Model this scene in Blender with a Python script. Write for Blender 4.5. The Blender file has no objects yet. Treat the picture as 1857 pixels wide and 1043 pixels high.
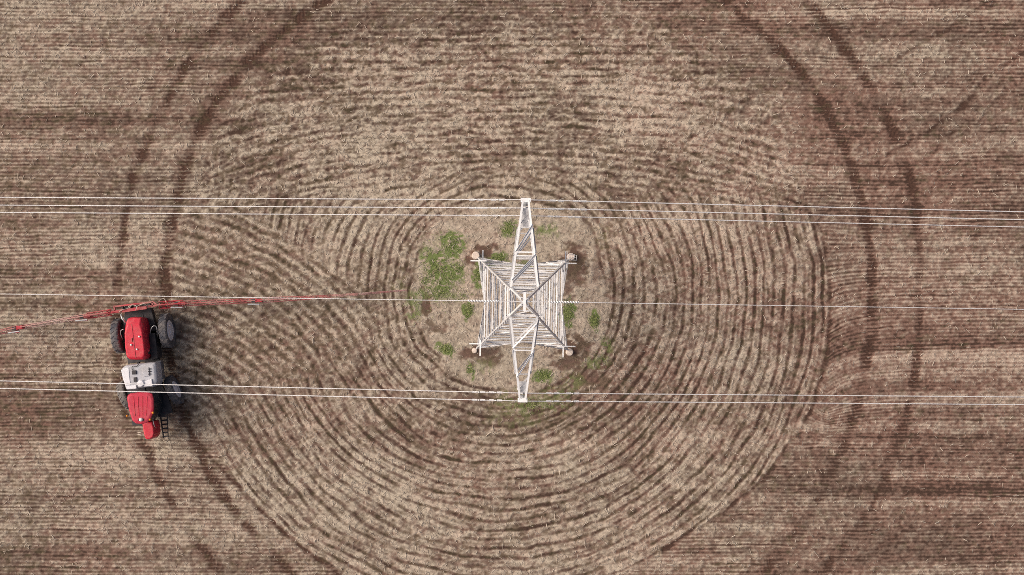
import bpy, bmesh, math, random
import numpy as np
from mathutils import Vector, Euler, Matrix

random.seed(7)
RNG = np.random.default_rng(11)
scene = bpy.context.scene
COL = scene.collection

# ------------------------------------------------------------------ camera
# drone looking almost straight down; photo space is 1857 x 1043 px
W, H_, FPX, CAMZ = 1857.0, 1043.0, 2100.0, 70.0
cam_d = bpy.data.cameras.new('drone_camera')
cam_d.sensor_width = 36.0
cam_d.lens = 36.0 * FPX / W
cam_d.clip_start = 0.5
cam_d.clip_end = 2000.0
cam = bpy.data.objects.new('drone_camera', cam_d)
cam.location = (0, 0, CAMZ)
cam.rotation_euler = (35.5 / FPX, 14.5 / FPX, 0)
COL.objects.link(cam)
scene.camera = cam
RM = np.array(Euler(cam.rotation_euler).to_matrix())

# ------------------------------------------------------------------ sky, sun, exposure
SUN_EL, SUN_AZ = math.radians(42), math.radians(-80)      # azimuth measured from +Y towards +X
world = bpy.data.worlds.new('World')
scene.world = world
world.use_nodes = True
wn = world.node_tree
sky = wn.nodes.new('ShaderNodeTexSky')
sky.sky_type = 'NISHITA'
sky.sun_disc = False
sky.sun_elevation = SUN_EL
sky.sun_rotation = SUN_AZ
sky.air_density = 0.6
sky.dust_density = 10.0
sky.ozone_density = 0.0
wn.nodes['Background'].inputs['Strength'].default_value = 0.15
wn.links.new(sky.outputs[0], wn.nodes['Background'].inputs['Color'])
sun_d = bpy.data.lights.new('sun', 'SUN')
sun_d.energy = 1.2
sun_d.angle = math.radians(38)
sun_d.color = (1.0, 0.96, 0.90)
sun = bpy.data.objects.new('sun', sun_d)
sdir = Vector((math.sin(SUN_AZ) * math.cos(SUN_EL), math.cos(SUN_AZ) * math.cos(SUN_EL), math.sin(SUN_EL)))
sun.rotation_euler = sdir.to_track_quat('Z', 'Y').to_euler()
sun.location = (-40, 10, 60)
COL.objects.link(sun)
scene.view_settings.view_transform = 'Standard'
scene.view_settings.look = 'None'
scene.view_settings.exposure = -0.19
scene.view_settings.gamma = 1.0
scene.cycles.use_denoising = False
scene.cycles.max_bounces = 4
scene.cycles.filter_width = 0.85
scene.render.film_transparent = False

# ------------------------------------------------------------------ photo <-> place
def P(px, py, z=0.0):
    """the point at height z that the drone sees at a pixel of the photograph"""
    d = RM @ np.array([(px - W / 2) / FPX, -(py - H_ / 2) / FPX, -1.0])
    k = (z - CAMZ) / d[2]
    return Vector((d[0] * k, d[1] * k, z))

def ground_px(X, Y):
    v = np.stack([X, Y, np.full_like(X, -CAMZ)], -1) @ RM          # R^T applied
    return v[..., 0] / -v[..., 2] * FPX + W / 2, -v[..., 1] / -v[..., 2] * FPX + H_ / 2

# ------------------------------------------------------------------ materials
def new_mat(name):
    m = bpy.data.materials.new(name); m.use_nodes = True
    return m, m.node_tree, m.node_tree.nodes['Principled BSDF']

def mat(name, col, rough=0.6, metal=0.0, var=0.15, vscale=6.0, dirt=None, dirt_amt=0.0, bump=0.0, spec=0.4, coat=0.0, dscale=3.0):
    m, nt, b = new_mat(name)
    N, L = nt.nodes, nt.links
    tc = N.new('ShaderNodeTexCoord')
    nz = N.new('ShaderNodeTexNoise'); nz.inputs['Scale'].default_value = vscale; nz.inputs['Detail'].default_value = 4
    L.new(tc.outputs['Object'], nz.inputs['Vector'])
    mr = N.new('ShaderNodeMapRange'); mr.inputs['From Min'].default_value = 0.25; mr.inputs['From Max'].default_value = 0.75
    mr.inputs['To Min'].default_value = 1 - var; mr.inputs['To Max'].default_value = 1 + var
    L.new(nz.outputs['Fac'], mr.inputs['Value'])
    mul = N.new('ShaderNodeMix'); mul.data_type = 'RGBA'; mul.blend_type = 'MULTIPLY'; mul.inputs['Factor'].default_value = 1
    mul.inputs['A'].default_value = (*col, 1)
    L.new(mr.outputs['Result'], mul.inputs['B'])
    out = mul.outputs['Result']
    if dirt:
        n2 = N.new('ShaderNodeTexNoise'); n2.inputs['Scale'].default_value = dscale; n2.inputs['Detail'].default_value = 6
        L.new(tc.outputs['Object'], n2.inputs['Vector'])
        r2 = N.new('ShaderNodeMapRange'); r2.inputs['From Min'].default_value = 0.42; r2.inputs['From Max'].default_value = 0.7
        r2.inputs['To Max'].default_value = dirt_amt
        L.new(n2.outputs['Fac'], r2.inputs['Value'])
        mx = N.new('ShaderNodeMix'); mx.data_type = 'RGBA'; mx.inputs['B'].default_value = (*dirt, 1)
        L.new(r2.outputs['Result'], mx.inputs['Factor']); L.new(out, mx.inputs['A'])
        out = mx.outputs['Result']
    L.new(out, b.inputs['Base Color'])
    b.inputs['Roughness'].default_value = rough; b.inputs['Metallic'].default_value = metal
    b.inputs['Specular IOR Level'].default_value = spec
    b.inputs['Coat Weight'].default_value = coat
    if bump:
        bp = N.new('ShaderNodeBump'); bp.inputs['Strength'].default_value = bump; bp.inputs['Distance'].default_value = 0.02
        L.new(nz.outputs['Fac'], bp.inputs['Height']); L.new(bp.outputs['Normal'], b.inputs['Normal'])
    return m

DUST = (0.33, 0.24, 0.19)
M = dict(
    steel=mat('galvanised_steel', (0.71, 0.71, 0.72), 0.6, 0.0, 0.16, 2.5, (0.58, 0.52, 0.48), 0.4, dscale=1.3),
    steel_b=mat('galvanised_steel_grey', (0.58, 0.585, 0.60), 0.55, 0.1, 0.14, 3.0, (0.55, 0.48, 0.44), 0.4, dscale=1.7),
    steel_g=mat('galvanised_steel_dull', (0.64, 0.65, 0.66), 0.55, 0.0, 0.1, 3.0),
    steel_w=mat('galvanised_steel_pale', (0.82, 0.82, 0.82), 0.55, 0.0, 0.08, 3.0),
    wire=mat('aluminium_strand', (0.72, 0.71, 0.71), 0.45, 0.0, 0.06, 20),
    damper=mat('white_pvc', (0.88, 0.88, 0.87), 0.5, 0.0, 0.04, 10),
    glass_ins=mat('glazed_insulator', (0.42, 0.44, 0.46), 0.25, 0.0, 0.1, 8),
    concrete=mat('weathered_concrete', (0.68, 0.58, 0.50), 0.9, 0, 0.22, 9, (0.40, 0.29, 0.23), 0.5, 0.4),
    red=mat('red_paint', (0.58, 0.014, 0.040), 0.5, 0, 0.14, 4, (0.46, 0.13, 0.12), 0.40, spec=0.4, coat=0.05, dscale=5),
    red_roof=mat('faded_red_roof', (0.50, 0.022, 0.055), 0.6, 0, 0.12, 5, (0.44, 0.13, 0.13), 0.35),
    red_frame=mat('dusty_red_frame', (0.42, 0.035, 0.05), 0.65, 0, 0.2, 3, (0.40, 0.22, 0.19), 0.75, dscale=1.2),
    red_boom=mat('dusty_red_boom', (0.40, 0.10, 0.10), 0.7, 0, 0.25, 2, (0.48, 0.32, 0.28), 0.95, dscale=0.5),
    boom_tip=mat('weathered_boom_tip', (0.30, 0.12, 0.12), 0.7, 0, 0.3, 2, (0.46, 0.36, 0.33), 0.9, dscale=0.8),
    boom_pale=mat('pale_dusty_boom', (0.48, 0.22, 0.20), 0.7, 0, 0.2, 2, (0.56, 0.44, 0.39), 0.95, dscale=0.6),
    rubber_dusty=mat('mud_dusted_rubber', (0.20, 0.18, 0.165), 0.85, 0, 0.3, 5, (0.09, 0.085, 0.085), 0.6),
    tank=mat('translucent_poly_tank', (0.46, 0.47, 0.51), 0.45, 0, 0.14, 2.2, (0.36, 0.34, 0.34), 0.6, dscale=2.0),
    tank_w=mat('white_and_lit_poly', (0.74, 0.74, 0.77), 0.45, 0, 0.05, 4),  # white plastic, also used as the lit tone of the tank's left slope
    white=mat('white_lamp_cover', (0.85, 0.85, 0.82), 0.4, 0, 0.03, 4),
    rim=mat('pale_wheel_rim', (0.66, 0.67, 0.72), 0.5, 0, 0.12, 6, DUST, 0.4),
    rubber=mat('dusty_rubber', (0.070, 0.072, 0.086), 0.7, 0, 0.3, 6, (0.24, 0.21, 0.19), 0.7),
    black=mat('black_frame_paint', (0.022, 0.022, 0.028), 0.6, 0, 0.3, 5, (0.10, 0.085, 0.08), 0.5),
    hose=mat('beige_hose', (0.45, 0.38, 0.32), 0.6, 0, 0.1, 5),
    chrome=mat('exhaust_pipe_metal', (0.50, 0.50, 0.50), 0.4, 0.5, 0.1, 9),
    amber=mat('amber_lens', (0.75, 0.28, 0.03), 0.3, 0, 0.05, 9),
    cabglass=mat('tinted_glass', (0.02, 0.025, 0.03), 0.1, 0, 0.05, 4, spec=0.6),
)

# ------------------------------------------------------------------ mesh helpers
def link(name, me, m, parent=None, smooth=False):
    o = bpy.data.objects.new(name, me)
    if m is not None: me.materials.append(m)
    COL.objects.link(o)
    if parent is not None: o.parent = parent
    if smooth:
        me.polygons.foreach_set('use_smooth', [True] * len(me.polygons))
    return o

def thing(name, label, cat, loc=(0, 0, 0), rz=0.0, group=None):
    o = bpy.data.objects.new(name, None); COL.objects.link(o)
    o.location = loc; o.rotation_euler = (0, 0, rz); o.empty_display_size = 0.3
    return tag(o, label, cat, group)

def tag(o, label, cat, group=None):
    o['label'] = label; o['category'] = cat
    if group: o['group'] = group
    return o

class MB:
    """collects simple solids into one mesh"""
    def __init__(s): s.v, s.f = [], []
    def add(s, vs, fs):
        n = len(s.v); s.v += [tuple(v) for v in vs]; s.f += [tuple(i + n for i in f) for f in fs]
    def frame(s, p0, p1, up=None):
        p0, p1 = Vector(p0), Vector(p1); d = (p1 - p0).normalized()
        up = Vector(up) if up is not None else (Vector((0, 0, 1)) if abs(d.z) < 0.95 else Vector((1, 0, 0)))
        a = up - d * up.dot(d)
        if a.length < 1e-4: a = Vector((1, 0, 0)) - d * d.x
        a.normalize(); return p0, p1, d, a, d.cross(a)
    def angle(s, p0, p1, w=0.1, t=0.014, up=None, flip=1):
        """L section: one flange along a, one along b"""
        p0, p1, d, a, b = s.frame(p0, p1, up); b = b * flip
        pr = [(0, 0), (w, 0), (w, t), (t, t), (t, w), (0, w)]
        vs = [p + a * x + b * y for p in (p0, p1) for x, y in pr]
        fs = [(i, (i + 1) % 6, (i + 1) % 6 + 6, i + 6) for i in range(6)] + [(5, 4, 3, 2, 1, 0), (6, 7, 8, 9, 10, 11)]
        if flip < 0: fs = [f[::-1] for f in fs]
        s.add(vs, fs); return s
    def bar(s, p0, p1, w=0.1, h=0.1, up=None):
        p0, p1, d, a, b = s.frame(p0, p1, up)
        vs = [p + a * (x * h / 2) + b * (y * w / 2) for p in (p0, p1) for x, y in ((-1, -1), (1, -1), (1, 1), (-1, 1))]
        s.add(vs, [(0, 1, 5, 4), (1, 2, 6, 5), (2, 3, 7, 6), (3, 0, 4, 7), (3, 2, 1, 0), (4, 5, 6, 7)]); return s
    def tube(s, pts, r=0.03, n=6, cap=True):
        pts = [Vector(p) for p in pts]; k = len(pts)
        rs = r if hasattr(r, '__len__') else [r] * k
        vs = []
        for i, p in enumerate(pts):
            d = (pts[min(i + 1, k - 1)] - pts[max(i - 1, 0)])
            _, _, d, a, b = s.frame((0, 0, 0), d if d.length > 1e-6 else Vector((0, 0, 1)))
            vs += [p + (a * math.cos(2 * math.pi * j / n) + b * math.sin(2 * math.pi * j / n)) * rs[i] for j in range(n)]
        fs = [(i * n + j, i * n + (j + 1) % n, (i + 1) * n + (j + 1) % n, (i + 1) * n + j) for i in range(k - 1) for j in range(n)]
        if cap: fs += [tuple(range(n))[::-1], tuple((k - 1) * n + j for j in range(n))]
        s.add(vs, fs); return s
    def lathe(s, prof, c, axis=(0, 0, 1), n=16):
        """prof: (radius, distance along axis)"""
        _, _, d, a, b = s.frame((0, 0, 0), axis); c = Vector(c); vs = []
        for r, h in prof:
            vs += [c + d * h + (a * math.cos(2 * math.pi * j / n) + b * math.sin(2 * math.pi * j / n)) * r for j in range(n)]
        k = len(prof)
        fs = [(i * n + j, i * n + (j + 1) % n, (i + 1) * n + (j + 1) % n, (i + 1) * n + j) for i in range(k - 1) for j in range(n)]
        fs += [tuple(range(n))[::-1], tuple((k - 1) * n + j for j in range(n))]
        s.add(vs, fs); return s
    def loft(s, rings):
        n = len(rings[0]); vs = [v for r in rings for v in r]
        fs = [(i * n + j, i * n + (j + 1) % n, (i + 1) * n + (j + 1) % n, (i + 1) * n + j) for i in range(len(rings) - 1) for j in range(n)]
        fs += [tuple(range(n))[::-1], tuple((len(rings) - 1) * n + j for j in range(n))]
        s.add(vs, fs); return s
    def build(s, name, m, parent=None, origin=None, smooth=False, bevel=0.0, seg=2):
        o3 = Vector(origin) if origin is not None else Vector((0, 0, 0))
        me = bpy.data.meshes.new(name)
        me.from_pydata([tuple(Vector(v) - o3) for v in s.v], [], s.f)
        bm = bmesh.new(); bm.from_mesh(me)
        bmesh.ops.recalc_face_normals(bm, faces=bm.faces)
        if bevel:
            es = [e for e in bm.edges if len(e.link_faces) == 2 and e.calc_face_angle(0) > 0.35]
            bmesh.ops.bevel(bm, geom=es, offset=bevel, segments=seg, profile=0.6, affect='EDGES', clamp_overlap=True)
        bm.to_mesh(me); bm.free()
        o = link(name, me, m, parent, smooth)
        return o

# ------------------------------------------------------------------ lattice noise (numpy)
def vn(u, v, seed):
    u = np.asarray(u, np.float64); v = np.asarray(v, np.float64)
    tab = np.random.default_rng(seed).random((256, 256)).astype(np.float32)
    iu = np.floor(u).astype(np.int64); iv = np.floor(v).astype(np.int64)
    fu = (u - iu).astype(np.float32); fv = (v - iv).astype(np.float32)
    fu = fu * fu * (3 - 2 * fu); fv = fv * fv * (3 - 2 * fv)
    a, b, c, d = iu & 255, (iu + 1) & 255, iv & 255, (iv + 1) & 255
    return (tab[a, c] * (1 - fu) + tab[b, c] * fu) * (1 - fv) + (tab[a, d] * (1 - fu) + tab[b, d] * fu) * fv

def fb(u, v, seed, o=3):
    s = 0; k = 1; t = 0
    for i in range(o):
        s = s + k * vn(u * 2 ** i + 17.3 * i, v * 2 ** i + 5.1 * i, seed + i); t += k; k *= 0.55
    return s / t

def sm(x, a, b):
    t = np.clip((x - a) / (b - a), 0, 1); return t * t * (3 - 2 * t)

def polydist(x, y, pts):
    """distance to a polyline, length along it and side"""
    best = np.full(x.shape, 1e9); along = np.zeros(x.shape); acc = 0
    for (x0, y0), (x1, y1) in zip(pts[:-1], pts[1:]):
        dx, dy = x1 - x0, y1 - y0; L = math.hypot(dx, dy)
        t = np.clip(((x - x0) * dx + (y - y0) * dy) / L ** 2, 0, 1)
        d = np.hypot(x - x0 - t * dx, y - y0 - t * dy)
        m = d < best
        best = np.where(m, d, best); along = np.where(m, acc + t * L, along); acc += L
    return best, along

def spline(pts, n=8):
    out = []; q = [pts[0]] + pts + [pts[-1]]
    for i in range(1, len(q) - 2):
        for k in range(n):
            t = k / n
            out.append(tuple(0.5 * (2 * q[i][c] + (q[i + 1][c] - q[i - 1][c]) * t + (2 * q[i - 1][c] - 5 * q[i][c] + 4 * q[i + 1][c] - q[i + 2][c]) * t * t
                                    + (3 * q[i][c] - q[i - 1][c] - 3 * q[i + 1][c] + q[i + 2][c]) * t ** 3) for c in range(len(pts[0]))))
    out.append(tuple(pts[-1])); return out

# ------------------------------------------------------------------ the field
RUTS = [
    [(520, -80), (440, 0), (355, 95), (300, 190), (262, 270), (240, 330), (225, 420), (215, 500), (212, 570), (214, 660), (228, 750), (267, 817), (283, 863), (310, 907), (337, 953), (370, 1000), (402, 1043), (450, 1110)],
    [(700, -80), (590, 0), (490, 75), (420, 150), (370, 220), (335, 310), (318, 380), (305, 450), (300, 540), (304, 620), (322, 720), (363, 820), (377, 853), (397, 887), (423, 923), (443, 947), (493, 1007), (530, 1043), (600, 1110)],
    [(1210, -80), (1315, 0), (1395, 70), (1460, 140), (1510, 220), (1545, 300), (1567, 380), (1578, 450), (1582, 550), (1578, 620), (1565, 690), (1548, 760), (1520, 830), (1482, 910), (1455, 955), (1400, 1020), (1330, 1110)],
    [(1370, -80), (1460, 0), (1520, 70), (1570, 145), (1605, 210), (1640, 290), (1660, 370), (1665, 450), (1669, 550), (1667, 620), (1656, 700), (1640, 770), (1610, 850), (1572, 940), (1520, 1000), (1490, 1043), (1430, 1110)],
]
RUTS = [spline(r, 4) for r in RUTS]
TRAILS = [[(1857, -40), (1780, 10), (1720, 52), (1640, 98), (1600, 120)], [(1900, 70), (1857, 95), (1790, 140), (1745, 195), (1705, 225), (1655, 255), (1612, 280)], [(1730, 235), (1690, 280)], [(70, 920), (30, 930), (-20, 960)]]
FURROW_L = spline([(352, 790), (375, 820), (400, 850), (440, 890), (480, 932), (530, 978), (580, 1016), (640, 1060)], 3)
# clumps of green: centre, radii, strength
GREEN = [(818, 445, 22, 20, 1.0), (792, 488, 20, 30, 0.95), (812, 502, 26, 22, 0.9), (776, 470, 14, 24, 0.7), (800, 530, 30, 20, 0.55), (848, 562, 11, 13, 1.0),
         (868, 500, 9, 22, 0.9), (905, 467, 14, 7, 0.9), (808, 632, 15, 9, 0.95), (852, 670, 7, 11, 0.8), (1030, 566, 9, 24, 1.0), (1077, 582, 9, 14, 0.95),
         (985, 681, 18, 13, 0.75), (922, 415, 16, 15, 0.75), (990, 420, 20, 14, 0.5), (1080, 655, 26, 12, 0.45), (1100, 625, 14, 16, 0.45), (965, 735, 70, 18, 0.42),
         (1040, 690, 22, 16, 0.4), (750, 560, 16, 30, 0.5), (765, 535, 8, 12, 0.6), (930, 765, 60, 16, 0.28), (725, 520, 22, 30, 0.25), (880, 665, 20, 14, 0.35), (1095, 430, 14, 20, 0.25),
         (930, 715, 40, 12, 0.35), (1010, 715, 30, 14, 0.38), (890, 475, 12, 8, 0.8), (945, 480, 40, 10, 0.5)]
BARE = [(1042, 478, 30, 34, 1.0), (1050, 510, 20, 20, 0.7), (882, 455, 24, 14, 1.0), (862, 475, 16, 12, 0.9), (868, 640, 40, 15, 0.9), (890, 655, 30, 12, 0.7), (1042, 632, 32, 24, 0.95), (1030, 655, 34, 16, 0.8),
        (1075, 690, 50, 22, 0.6), (775, 560, 9, 40, 0.85), (790, 600, 20, 14, 0.5), (1030, 520, 14, 30, 0.6), (1085, 480, 12, 30, 0.4), (850, 720, 50, 10, 0.6)]
# broad swells of more or less residue
SWELL = [(520, 30, 130, 60, -0.22), (1700, 60, 220, 120, -0.10), (930, 285, 170, 60, -0.12), (200, 370, 250, 40, -0.16), (140, 455, 200, 50, 0.16), (120, 135, 220, 40, 0.14),
         (90, 870, 230, 80, 0.14), (1160, 230, 150, 110, 0.24), (740, 260, 160, 80, 0.16), (700, 880, 130, 70, 0.18), (1080, 840, 160, 60, 0.08), (1200, 400, 110, 40, 0.14), (620, 430, 110, 70, 0.20),
         (1000, 760, 160, 50, -0.10), (1480, 250, 50, 90, -0.06), (1720, 470, 160, 50, 0.10), (1700, 700, 140, 60, -0.14), (120, 690, 170, 70, -0.14), (230, 620, 120, 80, -0.05), (760, 40, 200, 40, -0.16),
         (1350, 60, 120, 80, -0.12), (1760, 830, 160, 60, -0.08), (1780, 200, 120, 60, 0.08), (480, 700, 120, 90, -0.08), (1000, 1020, 240, 40, -0.08), (1330, 560, 70, 100, 0.10), (640, 160, 120, 60, 0.05), (1720, 330, 200, 60, -0.12), (1740, 960, 160, 50, -0.06), (60, 560, 120, 40, -0.05), (1230, 490, 60, 60, -0.12), (1290, 700, 120, 80, 0.05), (560, 250, 80, 80, 0.06), (60, 320, 120, 30, -0.10), (1120, 480, 40, 90, -0.14), (420, 560, 60, 50, -0.06), (860, 800, 140, 30, 0.05), (330, 240, 60, 60, 0.08)]
ISLE = [(758, 470), (785, 415), (830, 385), (900, 372), (970, 376), (1040, 392), (1075, 420), (1090, 470), (1098, 530), (1098, 590), (1085, 630), (1045, 668), (1010, 692), (960, 706), (900, 704), (850, 690), (800, 655), (770, 610), (752, 540)]

def isle_r(th):
    a = np.array([math.atan2(y - 545, x - 928) for x, y in ISLE]); r = np.array([math.hypot(x - 928, y - 545) for x, y in ISLE])
    o = np.argsort(a); a, r = a[o], r[o]
    return np.interp(th, np.concatenate([a - 2 * np.pi, a, a + 2 * np.pi]), np.concatenate([r, r, r]))

def rows(u, v, period, seed, vl=70.0):
    """drill rows: phase across the row, how open each furrow is along its length, row number"""
    k = np.floor(u / period)                                         # furrow runs along the middle of each cell
    ph = -np.cos(2 * np.pi * (u / period - k - 0.5))                 # -1 in the furrow
    deep = 0.62 * vn(k * 7.31 + 3.1, v / vl, seed) + 0.52 * vn(k * 3.37 + 9.7, v / (vl * 0.28), seed + 1)
    return ph, deep, k

def field_maps(x, y):
    wx = (fb(x / 60, y / 60, 1, 2) - 0.5) * 16; wy = (fb(x / 60, y / 60, 5, 2) - 0.5) * 16
    w2x = (fb(x / 13, y / 13, 9, 2) - 0.5) * 7; w2y = (fb(x / 13, y / 13, 13, 2) - 0.5) * 7
    fine = 0.65 * vn(x / 3.4, y / 3.0, 21) + 0.45 * vn(x / 5.6, y / 4.2, 22) - 0.55
    tuft = fb(x / 7.0, y / 5.6, 27, 2)
    tuft = sm(tuft, 0.30, 0.70) - 0.5                                 # pale tufts with dark gaps between them
    mid = fb(x / 9.5, y / 7.5, 25, 2) - 0.5                          # tufts of straw
    clot = 0.7 * fb(x / 36, y / 22, 29, 3) + 0.6 * fb(x / 95, y / 60, 33, 2) - 0.65                           # clots of residue dropped by the harvester
    swell = (fb(x / 240, y / 150, 31, 2) - 0.5) * 0.34 - 0.07 - 0.06 * sm(x, 1250, 1650)
    xs, ys = x + wx * 2.2, y + wy * 2.2
    for cx, cy, rx, ry, a in SWELL:
        swell += a * np.exp(-(((xs - cx) / rx) ** 2 + ((ys - cy) / ry) ** 2))
    # --- straight drilled rows (horizontal)
    tilt = np.exp(-np.clip(x - 1500, 0, 400) / 38.0) * sm(x, 1462, 1502) * np.clip((y - 450) / 120, -0.4, 1.2) * 26 * sm(y, 380, 450) * sm(800 - y, 0, 80)
    us = y + (vn(x / 230, y / 90, 41) - 0.5) * 6 + (vn(x / 26, y / 9, 42) - 0.5) * 2.6 - tilt
    ph, deep, k = rows(us, x, 6.75, 43, vl=150)
    band = 0.42 * vn(x / 900, us / 24.0, 47) + 0.43 * vn(x / 420, us / 11.0, 45) + 0.25 * vn(x / 240, k * 0.37, 46) - 0.55     # some drill passes keep more residue
    even = 0.35 + 1.15 * fb(x / 120, y / 45, 49, 2)                    # rows show clearly in places and vanish under straw in others
    row0 = ph
    S0 = 0.49 + 0.26 * even * ph * (0.30 + 0.9 * deep) + 0.85 * band + 0.42 * mid + 0.62 * fine + 0.34 * clot + 0.22 * tuft - 0.22 * sm(deep, 0.70, 0.95) * np.clip(-ph, 0, 1)
    # --- blotchy, flattened straw above the pylon
    bow = (x - 925) ** 2 * 0.00028 * sm(y, 60, 340)
    ua = y - bow + w2y * 0.45 + (vn(x / 60, y / 30, 52) - 0.5) * 6
    ph, deep, k = rows(ua, x, 13.0, 53, vl=60)
    SA = 0.36 * S0 + 0.40 + 0.20 * ph * (0.3 + deep) + 0.85 * (fb(x / 30, ua / 5.5, 54, 3) - 0.5) + 0.60 * fine + 0.40 * clot + 0.22 * mid + 0.22 * tuft \
        - 0.30 * sm(fb(x / 17, ua / 5.5, 58, 3), 0.52, 0.78) - 0.22 * sm(deep, 0.66, 0.9) * np.clip(-ph, 0, 1)
    # --- rows turning in from the left
    bx, by = x + wx * 0.8 + w2x * 0.7, y + wy * 0.8 + w2y * 0.7
    rb = np.hypot(bx - 250, by - 900); tb = np.arctan2(bx - 250, 900 - by) * 420
    ph, deep, k = rows(rb, tb, 17.0, 61, vl=60)
    SB = 0.53 + 0.26 * ph * (0.2 + 1.2 * deep) + 0.70 * (fb(rb / 6.4, tb / 14, 62, 3) - 0.5) + 0.70 * fine + 0.40 * mid + 0.25 * clot + 0.26 * tuft
    # --- rings round the pylon
    cx, cy = x + wx * 0.6 + w2x * 0.28, y + wy * 0.6 + w2y * 0.28
    th = np.arctan2(cx - 905, cy - 530)                               # seam points up the picture
    rc = np.hypot(cx - 905, cy - 530); tc = th * 380
    per = 17.0
    ru = rc + (vn(np.cos(th) * 1.6 + 9, np.sin(th) * 1.6 + 9 + rc / 90, 66) - 0.5) * 16 + (vn(np.cos(th) * 5 + 20, np.sin(th) * 5 + 20 + rc / 40, 67) - 0.5) * 5
    ph, deep, k = rows(ru, tc, per, 71, vl=85)
    ph2, deep2, _ = rows(ru + 4.0, tc, per / 2, 75, vl=40)
    fur = np.clip(-ph + 0.05 + 0.5 * (vn(k * 5.7 + 1.3, tc / 60, 79) - 0.5), 0, 1)
    brk = fb(ru / 8.0, tc / 15, 78, 2)
    SC = 0.66 - 0.66 * fur * sm(0.75 * deep + 0.55 * (brk - 0.5) + mid * 0.25, 0.02, 0.75) + 0.05 * ph + 0.14 * ph2 * deep2 + 0.66 * (fb(ru / 6.4, tc / 15, 72, 3) - 0.5) + 0.66 * fine + 0.44 * mid + 0.60 * clot + 0.24 * tuft
    # --- where each kind lies
    ang = np.arctan2(y - 530, x - 905)
    redge = np.interp(np.degrees(ang), [-180, -90, -20, 0, 10, 20, 34, 52, 75, 120, 139, 149, 160, 180], [560, 560, 590, 600, 604, 604, 588, 556, 552, 585, 584, 588, 588, 560])
    ry = np.hypot(x - 905, y - 530)
    cxl = np.interp(y, [p[1] for p in RUTS[1]], [p[0] for p in RUTS[1]]); cxr = np.interp(y, [p[1] for p in RUTS[2]], [p[0] for p in RUTS[2]])
    inC = sm(redge - ry + wx * 0.4, -3, 5) * sm(y - 352 + wy * 3.2 + mid * 60 - 0.00006 * (x - 930) ** 2, -34, 34) * sm(x - cxl + wx * 0.5, -4, 12)
    nearC = sm(238 - np.hypot((x - 928) * 0.8, y - 545) + wx * 2 + mid * 50, -35, 35)
    inC = np.maximum(inC, nearC)
    dl, _ = polydist(x, y, RUTS[1][::2]); dr, _ = polydist(x, y, RUTS[2][::2])
    inner = (x > cxl) & (x < cxr)
    inA = np.where(inner, 1, 0) * sm(dl + wx * 2 - sm(-y, -120, 20) * 60, 12, 55) * sm(dr + wx * 3, 60, 130) * sm(y + wy * 2 - 0.0001 * (x - 930) ** 2, -10, 60) * sm(430 - y, 0, 60)
    bl = (x - 480) * 0.587 - (y - 398) * 0.81                        # >0 above-right of the turning line
    inB = sm(-bl + wx * 0.8 + mid * 22, -10, 14) * sm(y - 372 + wy, -8, 10) * sm(x - cxl - 6 + wx * 0.6, -8, 14) * sm(765 - y - 0.42 * (x - 340) + wy * 2, -50, 50) * sm(700 - x + wx, -20, 60)
    S = S0 * (1 - inA) + SA * inA
    S = S * (1 - inC) + SC * inC
    S = S * (1 - inB) + SB * inB
    S = S + swell
    # --- mown island under the pylon
    thi = np.arctan2(y - 545, x - 928); ri = np.hypot(x - 928 + wx * 0.8 + w2x, y - 545 + wy * 0.8 + w2y)
    inI = sm(isle_r(thi) - ri, -6, 8)
    SI = 0.80 + 0.46 * (fb(x / 8, y / 8, 81, 3) - 0.5) + 0.46 * fine + 0.2 * clot + 0.3 * mid - 0.3 * sm(fb(x / 8, y / 8, 85, 2), 0.66, 0.82)
    S = S * (1 - inI) + SI * inI
    bare = np.zeros_like(x)
    for gx, gy, rx, ry_, a in BARE:
        d = np.hypot((x + w2x * 2.4 + wx * 0.9 - gx) / rx, (y + w2y * 2.4 + wy * 0.9 - gy) / ry_) + mid * 0.9 + fine * 0.35
        bare = np.maximum(bare, a * sm(1.15 - d, 0, 0.75))
    bare = bare * (0.75 + 0.5 * (mid + 0.5))
    S = S * (1 - np.clip(bare * 1.15, 0, 1) * 0.95)
    green = np.zeros_like(x)
    for gx, gy, rx, ry_, a in GREEN:
        d = np.hypot((x + w2x * 2.2 + wx * 0.7 - gx) / rx, (y + w2y * 2.2 + wy * 0.7 - gy) / ry_) + mid * 0.6
        green = np.maximum(green, a * sm(1.75 - d, 0, 1.3))
    green = green * sm(fb(x / 6, y / 6, 91, 2), 0.15, 0.60)
    olive = sm(fb(x / 13, y / 8, 95, 2) + 0.10 * (inC + inA + inB) - 0.10 * sm(x, 1250, 1600) + 0.10 * sm(300 - x, 0, 300), 0.52, 0.76)
    # --- wheel ruts
    rut = np.zeros_like(x); lug = np.zeros_like(x)
    for i, r in enumerate(RUTS):
        d, al = polydist(x + w2x * 1.5, y + w2y * 1.5, r[::2])
        wd = 9.0 + 5 * (vn(al / 24, al * 0 + i, 101) - 0.5)
        core = np.exp(-(d / wd) ** 3)
        keep = 0.12 + 1.15 * vn(al / 15 + i * 31, al * 0, 103) + 0.3 * (vn(al / 90 + i * 11, al * 0, 104) - 0.5)
        if i >= 2: keep = keep * (0.92 - 0.34 * sm(y, 620, 900)) * (0.95 if i == 3 else 1.0)
        else: keep = np.clip(keep * (1.15 if i else 0.9) - 0.40 * sm(y, 800, 1000), 0, 1.2)
        lg = 0.5 + 0.5 * np.cos(2 * np.pi * (al / 8.0 + d * 0.10))
        rut = np.maximum(rut, np.clip(core * keep * (0.62 + 0.55 * lg - 0.30 * row0 + 1.6 * fine + 1.1 * mid), 0, 1)); lug = np.where(core > 0.2, lg, lug)
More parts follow.
